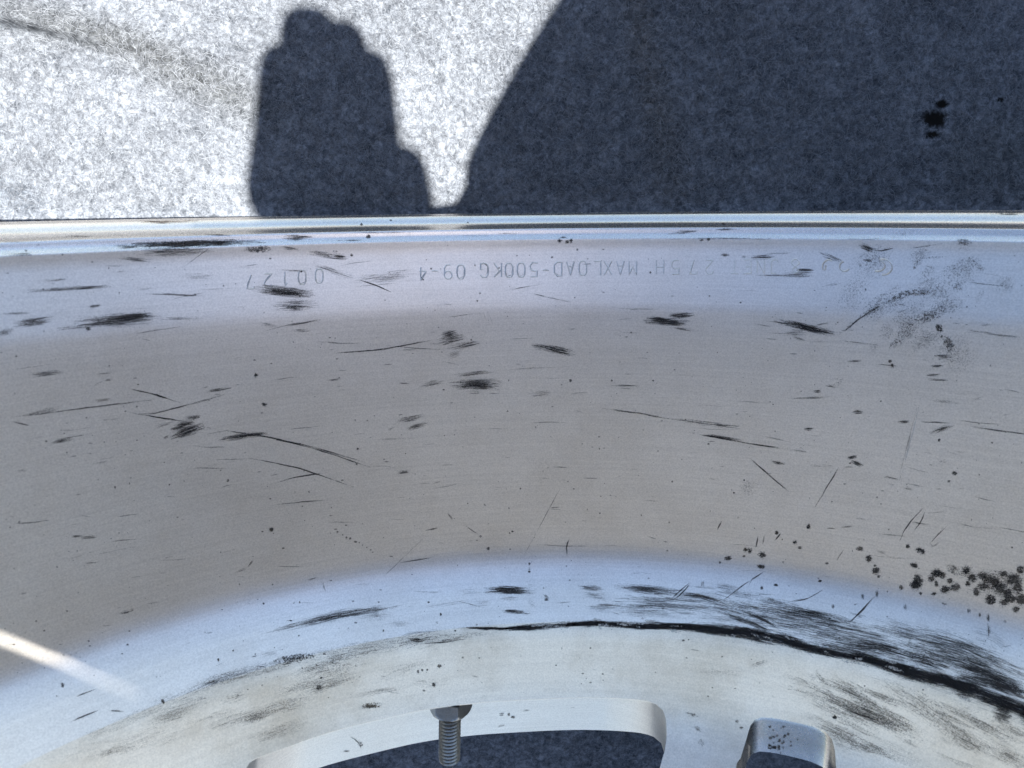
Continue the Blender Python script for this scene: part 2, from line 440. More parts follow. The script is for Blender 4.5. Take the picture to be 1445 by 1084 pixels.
for poly in hp:
    st = len(pts); pts += poly
    edges += [(st + j, st + (j + 1) % len(poly)) for j in range(len(poly))]
bb = [(min(p[0] for p in q) - .001, max(p[0] for p in q) + .001, min(p[1] for p in q) - .001, max(p[1] for p in q) + .001) for q in hp]
def near_hole(x, t):
    for poly, b in zip(hp, bb):
        if b[0] < x < b[1] and b[2] < t < b[3]:
            if in_poly(x, t, poly): return True
            if min((x - p[0]) ** 2 + (t - p[1]) ** 2 for p in poly) < 0.0009 ** 2: return True
    return False
for ti, t in enumerate(trows[1:-1]):
    for j in range(1, NB):
        x = 2 * math.pi * (j + 0.5 * (ti % 2)) / NB * KU
        if not near_hole(x, t): pts.append((x, t))
res = delaunay_2d_cdt([Vector(p) for p in pts], edges, [], 0, 1e-7)
vo, _, fo = res[0], res[1], res[2]
faces = []
for f in fo:
    cx = sum(vo[i].x for i in f) / 3; ct = sum(vo[i].y for i in f) / 3
    if not any(b[0] < cx < b[1] and b[2] < ct < b[3] and in_poly(cx, ct, poly) for poly, b in zip(hp, bb)): faces.append(tuple(f))
V3 = []
for p in vo:
    a, r = disc_pt(0, p.y); V3.append(cyl(p.x / KU + th_cut, a, r))
disc = mesh_obj('wheel_centre', V3, faces, M_DISC, wheel, True, 40, recalc=True)
# walls of the windows, running down to the front face of the wheel
THICK = 0.022
BOLT_TH = to_tt(640, 999)[0]
aW, rW = disc_pt(0, to_tt(640, 999)[1]); aL, rL = disc_pt(0, to_tt(1115, 1018)[1])
TD, TL = math.tan(v_of(1026)), math.tan(v_of(1063))
for h, big, k in holes:
    n = len(h); V = []; F = []
    tmin = min(t for _, t in h)
    for th, t in h:
        a, r = disc_pt(th, t); base = th - k * 2 * math.pi / 5
        over = 0.0
        if big:
            e = min(1.0, max(0.0, (thr - base) / 0.10)) * min(1.0, max(0.0, (base - thl) / 0.10))
            over = 0.0110 * e ** 0.5 * max(0.0, 1 - (t - tmin) / 0.022)
        if big:
            D = (TD * (rW + RHO + over) - aW) / (1 - .42 * TD)
            ring = [(a, r), (a + .0005, r + .0003), (a + .0009, r + max(.0004, over)), (a + D * .5, r + over + D * .21), (a + D, r + over + D * .42)]
        else:
            D = 0.0132
            ring = [(a, r), (a + .0006, r + .0002), (a + .0012, r + .0003), (a + D * .5, r + .0005), (a + D, r + .0008)]
        for q in ring: V.append(cyl(th, *q))
    m = 5
    for i in range(n):
        for j in range(m - 1):
            F.append((i * m + j, ((i + 1) % n) * m + j, ((i + 1) % n) * m + j + 1, i * m + j + 1))
    o = mesh_obj('window_wall', V, F, M_WALL if big else M_LUG, wheel, True, 40)
# front skin of the centre and the hub
front = []
hubp = [(PD[-1][0], PD[-1][1]), (PD[-1][0] - .004, .070), (PD[-1][0] - .004, .034), (PD[-1][0] + .03, .033)]
revolve(hubp, 'hub_pad', M_DISC, wheel, n=128)

# ------------------------------------------------------------------ bolts and nuts of the split rim
aW, rW = disc_pt(0, to_tt(640, 999)[1])
def thread_mesh(r, L, pitch):
    n = 40; spp = 6; rows = int(L / pitch * spp) + spp; V = []; F = []
    for i in range(rows + 1):
        for j in range(n + 1):
            z = (i / spp + j / n) * pitch - pitch
            ph = (i % spp) / spp
            rr = r - 0.00095 * abs(2 * ph - 1) ** 1.3
            z2 = min(max(z, 0), L)
            if z > L - 0.0008: rr = min(rr, r - 0.0007 * (z2 - (L - .0008)) / .0008)
            t = 2 * math.pi * j / n; V.append((rr * math.cos(t), -z2, rr * math.sin(t)))
    for i in range(rows):
        for j in range(n):
            q = i * (n + 1) + j; F.append((q, q + 1, q + n + 2, q + n + 1))
    b = len(V)
    for j in range(n): t = 2 * math.pi * j / n; V.append((.0029 * math.cos(t), -L, .0029 * math.sin(t)))
    F.append(tuple(range(b, b + n)))
    return V, F
def nut_mesh(af, h):
    n = 96; V = []; F = []; R0 = af / 2
    zs = [(0, 1.0), (h * .66, 1.0), (h * .8, .975), (h * .92, .935), (h, .89)]
    for z, c in zs:
        for j in range(n):
            t = 2 * math.pi * j / n; tt = ((t + math.pi / 6) % (math.pi / 3)) - math.pi / 6
            rr = min(R0 / math.cos(tt), R0 * 1.155 * c)
            V.append((rr * math.cos(t), -z, rr * math.sin(t)))
    for i in range(len(zs) - 1):
        for j in range(n):
            k = (j + 1) % n; F.append((i * n + j, i * n + k, (i + 1) * n + k, (i + 1) * n + j))
    F.append(tuple(range(n))); F.append(tuple(range((len(zs) - 1) * n, len(zs) * n)))
    return V, F
RBOLT = rW + 0.0078
sv, sf = thread_mesh(0.0038, 0.0262, 0.00135)
nv, nf = nut_mesh(0.0131, 0.0056)
c0 = cyl(BOLT_TH, aW + .0003, RBOLT)
nut = mesh_obj('nut', nv, nf, M_STEEL, None, True, 25, recalc=True)
bolt = mesh_obj('bolt', sv, sf, M_STEEL, None, True, 60)
nuts = [nut]; bolts = [bolt]
for k in range(1, 5):
    a = nut.copy(); b = bolt.copy(); COL.objects.link(a); COL.objects.link(b); nuts.append(a); bolts.append(b)
for k in range(5):
    th = BOLT_TH + k * 2 * math.pi / 5; c = cyl(th, aW + .0003, RBOLT)
    for o in (nuts[k], bolts[k]):
        o.parent = wheel; o.location = c; o.rotation_euler = (R_(0.6), -th + R_(12), R_(-2.2) if k == 0 else 0)

# ------------------------------------------------------------------ the photographer (outside the frame; seen as the shadow on the felt)
def skin_obj(name, chains, m, parent=None, levels=1, root=0):
    V = []; E = []; Rr = []; key = {}
    def vid(p, r):
        k = tuple(round(c, 4) for c in p)
        if k not in key: key[k] = len(V); V.append(p); Rr.append(r)
        return key[k]
    for ch in chains:
        ids = [vid(p[:3], p[3]) for p in ch]
        E += [(a, b) for a, b in zip(ids, ids[1:])]
    me = bpy.data.meshes.new(name); me.from_pydata(V, E, []); me.update()
    o = link(bpy.data.objects.new(name, me), parent, m)
    md = o.modifiers.new('skin', 'SKIN'); md.use_smooth_shade = True
    for sv, r in zip(me.skin_vertices[0].data, Rr):
        sv.radius = (r, r) if not isinstance(r, tuple) else r
    me.skin_vertices[0].data[root].use_root = True
    sb = o.modifiers.new('sub', 'SUBSURF'); sb.levels = levels; sb.render_levels = levels
    return o
M_SKIN = plain('skin', (0.50, 0.32, 0.25), 0.5, 80, 0.1)
M_CLOTH = plain('dark_blue_jacket', (0.035, 0.04, 0.055), 0.85, 120, 0.25)
M_JEANS = plain('denim', (0.05, 0.065, 0.11), 0.9, 150, 0.3)
M_HAIR = plain('brown_hair', (0.03, 0.02, 0.014), 0.55, 200, 0.4)
def cast(px, py, z, r):          # the point at height z whose shadow falls where the photograph shows it
    g = ground_pt(px, py); return (g.x + SUNDIR.x / SUNDIR.z * z, g.y + SUNDIR.y / SUNDIR.z * z, z, r)
pel = (.60, .0, .42, .12); chest = (.56, .0, .74, .13); uch = (.51, .0, .82, .11); neck = (.447, .0, .865, .06)
hd = (.386, -.002, .93, .072)
shL = (.52, -.17, .82, .058); shR = (.52, .17, .82, .058)
elL = (.36, -.27, .60, .041); wrL = (.115, -.115, .505, .027)
elR = (.37, .17, .56, .043); wrR = cast(738, 340, .340, .028)
hL = (.092, -.055, .492, .029); hR = cast(694, 326, .318, .028)
torso = [pel, (.59, 0, .58, .12), chest, uch]
armL = [uch, shL, (.45, -.23, .71, .046), elL, (.23, -.19, .55, .033), wrL]
armR = [uch, shR, (.46, .19, .69, .046), elR, cast(930, 66, .445, .034), wrR]
legL = [pel, (.52, -.10, .42, .09), (.30, -.19, .46, .078), (.09, -.245, .47, .062), (.19, -.29, .25, .05), (.28, -.32, .085, .04)]  # left knee raised, unseen, so its shadow covers the felt behind the windows
legR = [pel, (.60, .11, .38, .09), (.52, .17, .22, .078), (.44, .20, .085, .058), (.62, .19, .07, .05), (.80, .18, .06, .04)]
footL = [(.28, -.32, .085, .04), (.20, -.35, .045, .038), (.12, -.37, .035, .03)]
footR = [(.80, .18, .06, .04), (.85, .18, .07, .036), (.87, .18, .03, .03)]
face = [[hd, (.335, -.002, .905, .02)], [hd, (.352, -.002, .868, .036)], [hd, (.385, -.078, .925, .014)], [hd, (.385, .074, .925, .014)]]
chains = [torso + [neck, (.415, -.002, .90, .058), hd, (.366, -.004, .955, .07)], armL + [hL], armR + [hR], legL + footL[1:], legR + footR[1:]] + face
# left hand laid flat over the top of the rim, fingers towards +Y
for (x0, x1, x2, yt, z2, r) in ((380, 398, 402, 58, .470, .0104), (430, 434, 434, 4, .471, .0112), (482, 484, 478, 22, .471, .0110), (528, 524, 512, 68, .470, .0104)):
    chains.append([hL, cast(x0, 300, .486, r + .0005), cast(x1, 185, .480, r), cast(x2, yt, z2, r - .0014)])
chains.append([cast(406, 66, .470, .0088), cast(420, 36, .4705, .0092), cast(458, 36, .471, .0095), cast(492, 52, .4705, .009), cast(510, 76, .470, .0085)])
chains.append([hL, cast(572, 330, .486, .0125), cast(566, 258, .480, .0115), cast(556, 205, .474, .0095)])
# right hand closes on the end of the phone
for k, (yy, zz) in enumerate(((.018, .318), (.002, .316), (-.014, .314), (-.030, .311))):
    chains.append([hR, (.112, yy, zz - .006, .0095), (.102, yy - .006, zz - .030, .0085), (.090, yy - .012, zz - .034, .0075)])
chains.append([hR, (.104, .008, .331, .0110), (.096, -.002, .325, .0095), (.082, -.012, .317, .008)])
chains.append([hR, cast(690, 326, .307, .012), cast(635, 325, .305, .0105), cast(585, 327, .304, .009)])
person = skin_obj('person', chains, M_SKIN, None, 2)
person['label'] = 'crouching person in a dark jacket leaning over the wheel, holding a phone'; person['category'] = 'person'
fat = lambda ch, k, d=0.0: [(p[0], p[1], p[2], p[3] * k + d) for p in ch]
skin_obj('jacket', [fat(torso, 1.1, .004) + [(.452, .0, .86, .085)], fat(armL, 1.12, .003), fat(armR, 1.12, .003), [(.452, .0, .86, .085), (.455, .06, .86, .088), (.475, .12, .85, .088), (.50, .15, .83, .08)]], M_CLOTH, person, 2)
skin_obj('trousers', [fat(legL, 1.1, .004), fat(legR, 1.1, .004)], M_JEANS, person, 2)
for f in (footL, footR): skin_obj('shoe', [fat(f, 1.12, .004)], M_CLOTH, person, 2)
skin_obj('hair', [[(.425, -.002, .925, .062), (.402, -.003, .965, .074), (.362, -.004, .990, .060)]], M_HAIR, person, 2)
for sgn in (-1, 1):
    bm = bmesh.new(); bmesh.ops.create_uvsphere(bm, u_segments=16, v_segments=10, radius=.012, matrix=Matrix.Translation((.322, sgn * .030, .921)))
    me = bpy.data.meshes.new('eye'); bm.to_mesh(me); bm.free(); link(bpy.data.objects.new('eye', me), person, M_HAIR)
# phone above the barrel: the lens is where the picture is taken from
ph = bpy.data.meshes.new('phone'); bm = bmesh.new()
bmesh.ops.create_cube(bm, size=1, matrix=Matrix.Diagonal((.147, .071, .008, 1)))
bmesh.ops.bevel(bm, geom=[e for e in bm.edges if abs(e.verts[0].co.z - e.verts[1].co.z) > .005], offset=.009, segments=5, affect='EDGES')
bmesh.ops.bevel(bm, geom=[e for e in bm.edges if abs(e.verts[0].co.z - e.verts[1].co.z) < .001 and abs(e.calc_face_angle(0)) > 1], offset=.0015, segments=2, affect='EDGES')
bm.to_mesh(ph); bm.free()
M_PHONE = plain('black_phone_glass', (0.015, 0.015, 0.017), 0.2, 50, 0.1)
phone = link(bpy.data.objects.new('phone', ph), None, M_PHONE)
off = CROT @ Vector((.052, -.0425, .0075))
phone.matrix_world = Matrix.Translation(CAM + off) @ CROT.to_4x4()
phone['label'] = 'black phone held level above the wheel barrel'; phone['category'] = 'phone'

# ------------------------------------------------------------------ scuffs, scratches, specks and the stamped characters
surf_parts = [barrel, lip, disc] + [o for o in bpy.data.objects if o.name.startswith('window_wall')]
def multi_bvh(obs):
    V = []; F = []
    for o in obs:
        b = len(V)
        for v in o.data.vertices: V.append(tuple(v.co))
        for p in o.data.polygons: F.append(tuple(i + b for i in p.vertices))
    return BVHTree.FromPolygons(V, F)
SB = multi_bvh(surf_parts)
def surf(px, py, off):
    d = ray(px, py)
    h = SB.ray_cast(CAM, d)
    if h[0] is None: return None
    n = h[1] if h[1].dot(d) < 0 else -h[1]
    return h[0] + n * off

class Patches:
    def __init__(s): s.V = []; s.F = []; s.mm = []; s.nn = []; s.mk = []; s.k = 0
    def strip(s, pts, w, dens, kind, tone, taper=1.0):
        w = [q * 1.2 for q in w] if hasattr(w, '__len__') else w * 1.2
        # pts: picture points along the mark, w: its breadth there (one number or one per point)
        pts = [np.array(p, float) for p in pts]
        seg = [np.hypot(*(q - p)) for p, q in zip(pts, pts[1:])]; L = sum(seg)
        cum = np.concatenate([[0], np.cumsum(seg)])
        n = max(2, min(60, int(L / 9) + 1)); ws = w if hasattr(w, '__len__') else [w] * len(pts)
        m = 2 if max(ws) < 5 else (3 if max(ws) < 16 else 7)
        off = 0.00007 + 0.00000035 * (s.k % 180); s.k += 1
        seed = random.random()
        rows = []
        for i in range(n + 1):
            t = L * i / n
            x = np.array([np.interp(t, cum, [p[0] for p in pts]), np.interp(t, cum, [p[1] for p in pts])])
            t2 = min(L, t + L * .02); t1 = max(0, t - L * .02)
            d = np.array([np.interp(t2, cum, [p[0] for p in pts]) - np.interp(t1, cum, [p[0] for p in pts]), np.interp(t2, cum, [p[1] for p in pts]) - np.interp(t1, cum, [p[1] for p in pts])])
            d /= max(1e-6, np.hypot(*d)); nrm = np.array([-d[1], d[0]]); ww = float(np.interp(t, cum, ws))
            row = []
            for j in range(m + 1):
                o = (j / m - .5) * ww; p = x + nrm * o
                q = surf(p[0], p[1], off)
                if q is None: row = None; break
                row.append((tuple(q), (t * .25, (j / m - .5) * ww * .25), (i / n, j / m)))
            rows.append(row)
        idx = []
        for row in rows:
            if row is None: idx.append(None); continue
            idx.append(len(s.V))
            for c, a, b in row: s.V.append(c); s.mm.append(a); s.nn.append(b); s.mk.append((dens, seed, tone, kind))
        for a, b in zip(idx, idx[1:]):
            if a is None or b is None: continue
            for j in range(m):
                f = (a + j, a + j + 1, b + j + 1, b + j)
                pa, pb = Vector(s.V[f[0]]), Vector(s.V[f[2]])
                if (pa - pb).length < 0.03: s.F.append(f)
    def build(s, name, m, parent):
        o = mesh_obj(name, s.V, s.F, m, parent, True)
        me = o.data
        for nm, dat in (('mm', s.mm), ('nn', s.nn)):
            a = me.attributes.new(nm, 'FLOAT2', 'POINT'); a.data.foreach_set('vector', np.array(dat, np.float32).ravel())
        a = me.attributes.new('mk', 'FLOAT_COLOR', 'POINT'); a.data.foreach_set('color', np.array(s.mk, np.float32).ravel())
        return o

def mark_mat():
    k = NT('rubber_scuff')
    mm = k.add('ShaderNodeAttribute', attribute_name='mm').outputs['Vector']
    nn = k.add('ShaderNodeAttribute', attribute_name='nn').outputs['Vector']
    mkn = k.add('ShaderNodeAttribute', attribute_name='mk'); mk = mkn.outputs['Color']; kind = mkn.outputs['Alpha']
    sm = k.add('ShaderNodeSeparateXYZ'); k.lk(mm, sm.inputs[0])
    sn = k.add('ShaderNodeSeparateXYZ'); k.lk(nn, sn.inputs[0])
    sc = k.add('ShaderNodeSeparateColor'); k.lk(mk, sc.inputs[0])
    dens, seed, tone = sc.outputs
    sd = k.math('MULTIPLY', seed, 311.0)
    def vec(ax, ay):
        c = k.add('ShaderNodeCombineXYZ'); k.lk(k.math('MULTIPLY', sm.outputs[0], ax), c.inputs[0]); k.lk(k.math('MULTIPLY', sm.outputs[1], ay), c.inputs[1]); k.lk(sd, c.inputs[2])
        return c.outputs[0]
    stk = k.noise(vec(0.15, 4.6), 1.0, 4.0, 0.7)
    fine = k.noise(vec(1.6, 4.5), 1.0, 2.0, 0.6)
    blo = k.noise(vec(1.7, 1.7), 1.0, 4.0, 0.75)
    mixn = k.add('ShaderNodeMix', data_type='FLOAT'); k.lk(kind, mixn.inputs[0]); k.lk(stk, mixn.inputs[2]); k.lk(blo, mixn.inputs[3])
    st = lambda q, g: k.math('ADD', k.math('MULTIPLY', k.math('SUBTRACT', q, 0.5), g), 0.5, clamp=True)
    val = k.math('ADD', k.math('MULTIPLY', st(mixn.outputs[0], 3.8), 0.68), k.math('MULTIPLY', st(fine, 2.0), 0.32))
    v = k.math('SUBTRACT', k.math('MULTIPLY', sn.outputs[1], 2.0), 1.0)
    u = k.math('SUBTRACT', k.math('MULTIPLY', sn.outputs[0], 2.0), 1.0)
    ev = k.math('SUBTRACT', 1.0, k.math('POWER', k.math('ABSOLUTE', v), 2.0))
    eu = k.math('SUBTRACT', 1.0, k.math('POWER', k.math('ABSOLUTE', u), 2.2))
    rad = k.math('SUBTRACT', 1.15, k.math('ADD', k.math('MULTIPLY', u, u), k.math('MULTIPLY', v, v)), clamp=True)
    isspot = k.math('SUBTRACT', 1.0, k.math('MULTIPLY', k.math('ABSOLUTE', k.math('SUBTRACT', kind, 0.5)), 20.0), clamp=True)
    em = k.add('ShaderNodeMix', data_type='FLOAT'); k.lk(isspot, em.inputs[0]); k.lk(k.math('MULTIPLY', ev, eu), em.inputs[2]); k.lk(rad, em.inputs[3])
    xs_ = k.math('SUBTRACT', val, k.math('ADD', k.math('MULTIPLY', k.math('POWER', k.math('ABSOLUTE', u), 1.8), 0.46), k.math('MULTIPLY', k.math('POWER', k.math('ABSOLUTE', v), 3.0), 0.45)))
    xs_ = k.math('SUBTRACT', xs_, k.math('SUBTRACT', 0.585, k.math('MULTIPLY', dens, 0.46)))
    xp = k.math('ADD', k.math('SUBTRACT', em.outputs[0], 0.50), k.math('MULTIPLY', k.math('SUBTRACT', val, 0.5), 1.7))
    xm = k.add('ShaderNodeMix', data_type='FLOAT'); k.lk(isspot, xm.inputs[0]); k.lk(xs_, xm.inputs[2]); k.lk(xp, xm.inputs[3])
    x = xm.outputs[0]
    alpha = k.math('MULTIPLY', x, 3.4, clamp=True)
    alpha = k.math('MULTIPLY', alpha, k.math('MINIMUM', 0.94, k.math('ADD', 0.12, k.math('MULTIPLY', dens, 0.82))))
    k.lk(k.ramp(tone, [(0.0, (.012, .011, .013)), (0.1, (.028, .025, .025)), (0.5, (.085, .07, .057)), (0.8, (.16, .13, .09)), (1.0, (.85, .85, .83))]), k.b.inputs['Base Color'])
    k.b.inputs['Roughness'].default_value = 0.65; k.b.inputs['Specular IOR Level'].default_value = 0.25
    k.lk(alpha, k.b.inputs['Alpha'])
    return k.m
M_MARK = mark_mat()
P = Patches()
S, B = 0.0, 1.0
def sc(x0, y0, x1, y1, w, d=.6, kind=S, tone=0.14, bend=0.0):
    L = math.hypot(x1 - x0, y1 - y0); nx_, ny_ = -(y1 - y0) / L, (x1 - x0) / L
    if w > 3.5 and kind == S: P.strip([(x0 - (x1 - x0) * .18, y0 - (y1 - y0) * .18), ((x0 + x1) / 2, (y0 + y1) / 2), (x1 + (x1 - x0) * .18, y1 + (y1 - y0) * .18)], w * 1.6, d * .33, S, .5)      # greasy halo
    P.strip([(x0 + (x1 - x0) * t + nx_ * bend * 4 * t * (1 - t), y0 + (y1 - y0) * t + ny_ * bend * 4 * t * (1 - t)) for t in np.linspace(0, 1, 7)], w, d, kind, tone)
def ln(pts, w=1.9, d=.9, tone=0.15): P.strip(pts, w, d, S, tone)
def spot(x, y, r, d=.95, tone=0.0):
    r *= .92; q = random.uniform(.75, 1.6); d *= random.uniform(.72, 1.0); tone = max(tone, random.choice((.1, .2, .4)))
    if r > 2.6: P.strip([(x - r * 1.9, y + random.uniform(-1, 1)), (x, y), (x + r * 1.9, y)], r * 3.2, .3, B, .5)
    P.strip([(x - r * 1.15 * q, y + random.uniform(-.4, .4) * r), (x, y), (x + r * 1.15 * q, y + random.uniform(-.4, .4) * r)], r * 2.2 / q ** .5, d, 0.5, max(tone, .14))

# lip
for a in ((180, 312.5, 285, 312.5, 4, .8), (205, 314, 255, 315, 3, .6), (160, 347, 375, 341, 8, .95), (200, 345, 330, 343, 6, .9), (163, 349.5, 196, 348.5, 3, .8), (80, 333.5, 135, 334, 2, .6),
          (268, 331.5, 342, 332, 2, .6), (398, 335, 442, 336, 7, .75), (480, 329, 600, 328, 2, .5), (470, 340, 520, 339, 2, .7), (690, 329, 740, 329.5, 2, .55), (640, 333, 700, 333, 2, .4),
          (940, 330, 990, 325, 4, .6), (1010, 324, 1040, 324, 3, .75), (870, 336.5, 1170, 337, 2.5, .55), (790, 335, 800, 335, 3, .8), (765, 301.5, 830, 302, 3, .6), (890, 300, 930, 300.5, 3, .6),
          (1395, 301, 1445, 302, 4, .7), (1180, 337.5, 1260, 338, 3, .4), (0, 341, 45, 341.5, 2, .5), (5, 360, 50, 359, 4, .6)):
    sc(*a)
for a in ((790, 340, 3), (800, 341.5, 3), (806, 340, 3), (1021, 316, 2), (660, 314, 1.5), (510, 317, 2), (552, 311, 1.5), (520, 334, 3), (1000, 338, 2.5), (990, 339, 2), (496, 360, 2.2)): spot(*a)
# bead seat and upper barrel
for a in ((186, 357, 305, 352, 12, .7), (168, 364, 218, 369, 5, .7), (344, 352, 384, 351, 9, .8, B), (395, 349, 422, 352, 4, .7), (434, 356, 492, 364, 8, .75), (440, 373, 500, 392, 7, .55), (500, 396, 585, 388, 10, .5), (505, 391, 585, 380, 4, .4),
          (55, 397, 100, 394, 4, .55), (28, 412, 160, 403.5, 5, .65), (100, 408, 157, 403.5, 4, .8), (205, 414, 300, 418.5, 3, .75), (123, 434, 143, 431, 4, .8), (0, 444, 46, 441, 3, .7), (18, 458, 78, 450, 10, .75), (-6, 473, 22, 465, 8, .6),
          (105, 456, 230, 447, 15, .85), (150, 452, 215, 444, 9, .9), (72, 465, 175, 455, 7, .6), (220, 450, 290, 449, 5, .5), (190, 409, 222, 405, 5, .3), (248, 390, 308, 390, 8, .35), (75, 441, 105, 439, 3, .3), (175, 436, 220, 435, 2, .5),
          (357, 407, 445, 415, 12, .85), (370, 412, 442, 417, 8, .8), (380, 431, 452, 430, 16, .5), (385, 432, 440, 433, 4, .7), (405, 436.5, 432, 437, 3, .7), (402, 460, 457, 451, 2.5, .8), (366, 457, 392, 461, 5, .5), (407, 467, 442, 466.5, 4, .6),
          (40, 530, 90, 525, 7, .65), (136, 528, 161, 526, 2.5, .6), (146, 537.5, 161, 535, 3, .75), (288, 553.5, 327, 547, 3.5, .8), (212, 556.5, 236, 562.5, 3, .8), (28, 589, 88, 574, 6, .5), (130, 566, 162, 563, 4, .5),
          (240, 616, 288, 601, 11, .92), (240, 604, 276, 596, 9, .85), (257, 591, 286, 587, 5, .75), (215, 603, 250, 594, 4, .55), (229, 620, 240, 614, 3, .6), (308, 621, 372, 610, 7, .85), (345, 616, 380, 611, 5, .75), (69, 625, 109, 617, 6, .65), (98, 645, 108, 643, 3, .6),
          (130, 655, 155, 650, 3, .5), (20, 665, 40, 663, 3, .5), (100, 757.5, 117, 756, 3, .8), (114, 759.5, 137, 757, 3.5, .8), (330, 808, 352, 801, 3, .6), (168, 866, 186, 862, 4, .7), (183, 862, 190, 859, 3, .7), (300, 785, 342, 772, 2, .55),
          (470, 362, 490, 363.5, 6, .8), (617, 483, 657, 474, 12, .7), (622, 474, 645, 468, 8, .75), (630, 492, 680, 483, 8, .65), (630, 504, 652, 496, 8, .5), (558, 494, 600, 493, 3, .6), (600, 470, 625, 466, 3, .4), (750, 487, 812, 499, 9, .85), (775, 492, 806, 502, 5, .6),
          (638, 530, 700, 524, 5, .65), (634, 543, 710, 541, 13, .8), (640, 541, 708, 548, 8, .65), (592, 545, 628, 537, 8, .45), (658, 554, 682, 553, 4, .6), (743, 557, 782, 554, 8, .45), (708, 522, 807, 517, 2, .6), (858, 544, 905, 545, 2.5, .7), (875, 548, 892, 549, 2, .6),
          (558, 595, 600, 587, 7, .65), (572, 606, 604, 597, 6, .7), (546, 609, 560, 601, 4, .5), (560, 668, 580, 664, 5, .7), (460, 537, 480, 535, 3, .8), (868, 451, 895, 449, 3, .4), (870, 469, 912, 471, 2, .5),
          (908, 453, 978, 456, 9, .9), (912, 450, 946, 452, 6, .9), (943, 446, 980, 444, 7, .9), (945, 462, 982, 467, 4, .6), (970, 595, 1050, 604, 6, .6), (986, 613, 1050, 621, 4, .8), (950, 591, 1010, 598, 4, .5),
          (1092, 452, 1182, 472, 9, .88), (1120, 458, 1178, 473, 7, .85), (1100, 469, 1142, 471, 10, .45), (1148, 460, 1174, 454, 3, .6), (1115, 474, 1140, 482, 5, .4), (1112, 500, 1128, 499, 3, .5),
          (1017, 360, 1030, 360.5, 4, .85), (1060, 363.5, 1093, 362, 6, .8), (1044, 363, 1056, 363, 3, .6), (1080, 358.5, 1130, 357, 2.5, .55), (1123, 381, 1150, 382, 5, .8), (1028, 388, 1150, 389.5, 2, .6), (1102, 388, 1150, 386.5, 9, .6), (1155, 357, 1192, 371, 6, .65),
          (1212, 345, 1236, 354, 8, .8), (1348, 341, 1372, 343, 9, .75, B), (1350, 350, 1372, 353, 5, .3, B, .6), (1218, 367.5, 1232, 368, 4, .85), (1155, 406, 1190, 399, 3, .45), (1370, 366, 1382, 376, 4, .5, B),
          (1318, 503, 1344, 503.5, 5, .7), (1313, 516.5, 1332, 516.5, 4, .7), (1306, 529.5, 1327, 529, 3.5, .75), (1308, 535.5, 1338, 537, 3.5, .8), (1352, 465, 1450, 479, 4, .6), (1380, 459, 1405, 459, 4, .4), (1193, 510, 1217, 509, 3, .7), (1116, 563, 1172, 560, 3, .7),
          (1162, 543, 1184, 547, 4, .65), (1148, 553, 1160, 552, 4, .85), (1203, 581.5, 1218, 581, 5, .9), (1134, 606, 1148, 605.5, 4, .95), (1266, 596, 1284, 595, 4, .7), (1310, 612, 1347, 599, 6, .65), (1322, 609, 1340, 600, 5, .6),
          (1310, 563, 1355, 570, 4, .45), (1195, 647, 1211, 643, 4, .9), (1201, 650, 1218, 658, 5, .9), (1088, 651.5, 1108, 655, 4, .85), (1140, 656, 1180, 658.5, 3, .5), (1190, 659, 1206, 659, 3, .5), (1243, 671, 1272, 678, 3, .65), (1272, 681, 1325, 691, 2, .6), (1273, 688, 1290, 692, 3, .8),
          (1018, 565, 1110, 569, 3, .35), (1320, 649, 1340, 652, 6, .4, B), (1370, 565, 1390, 560, 4, .5), (1028, 606, 1200, 640, 2, .35), (1165, 745, 1180, 746, 2, .6), (1185, 744, 1205, 743, 3, .6), (1235, 777, 1252, 781, 4, .5), (1355, 741, 1420, 748, 2, .45)):
    sc(*a)
for pts in ([(180, 548), (220, 557), (258, 570)], [(178, 580), (192, 585), (215, 584), (260, 573), (320, 556)], [(10, 590), (110, 577), (218, 564)], [(210, 587), (250, 593)], [(195, 584), (240, 592), (262, 595)],
            [(285, 602), (380, 617), (450, 633), (526, 656)], [(380, 618), (440, 632), (524, 660)], [(346, 645), (420, 660), (500, 687)], [(392, 680), (420, 673), (466, 666)], [(15, 595), (45, 601)], [(455, 820), (457, 829), (460, 838)],
            [(505, 394), (528, 402), (552, 412)], [(470, 499), (540, 493), (620, 478)], [(847, 576), (900, 583), (972, 596)], [(969, 609), (1050, 625), (1140, 638)],
            [(1268, 766), (1275, 750), (1288, 732), (1304, 716)], [(1288, 752), (1300, 735), (1306, 718)], [(1308, 771), (1322, 756), (1336, 742)], [(1312, 766), (1317, 772), (1326, 764)], [(1370, 602), (1410, 608), (1450, 613)], [(1300, 595), (1340, 597)], [(1183, 998), (1240, 1018)],
            [(945, 851), (962, 838), (977, 820)], [(947, 845), (974, 822)], [(1020, 848), (1050, 825), (1087, 802)], [(1055, 832), (1060, 818), (1076, 808)], [(1110, 850), (1140, 845), (1162, 832)], [(1195, 882), (1215, 864), (1235, 842)], [(1200, 878), (1238, 838)], [(1180, 792), (1190, 776)], [(1066, 774), (1070, 756)], [(1076, 770), (1079, 752)], [(1092, 764), (1102, 752)], [(1012, 748), (1019, 734)],
            [(655, 740), (668, 750), (676, 755)], [(600, 749), (618, 745)], [(565, 794), (590, 790), (612, 786)], [(800, 788), (799, 770), (804, 760)], [(1180, 474), (1195, 465), (1212, 450), (1245, 430)], [(1236, 354), (1245, 354), (1260, 350)], [(350, 800), (357, 790)],
            [(494, 1040), (505, 1046), (510, 1056)], [(483, 1060), (495, 1060)], [(1050, 640), (1120, 700)], [(1150, 715), (1190, 650)], [(640, 735), (630, 722)], [(1285, 350), (1330, 344)], [(108, 983), (135, 972)], [(152, 1003), (176, 1004)], [(100, 1018), (138, 1003)]):
    ln(pts)
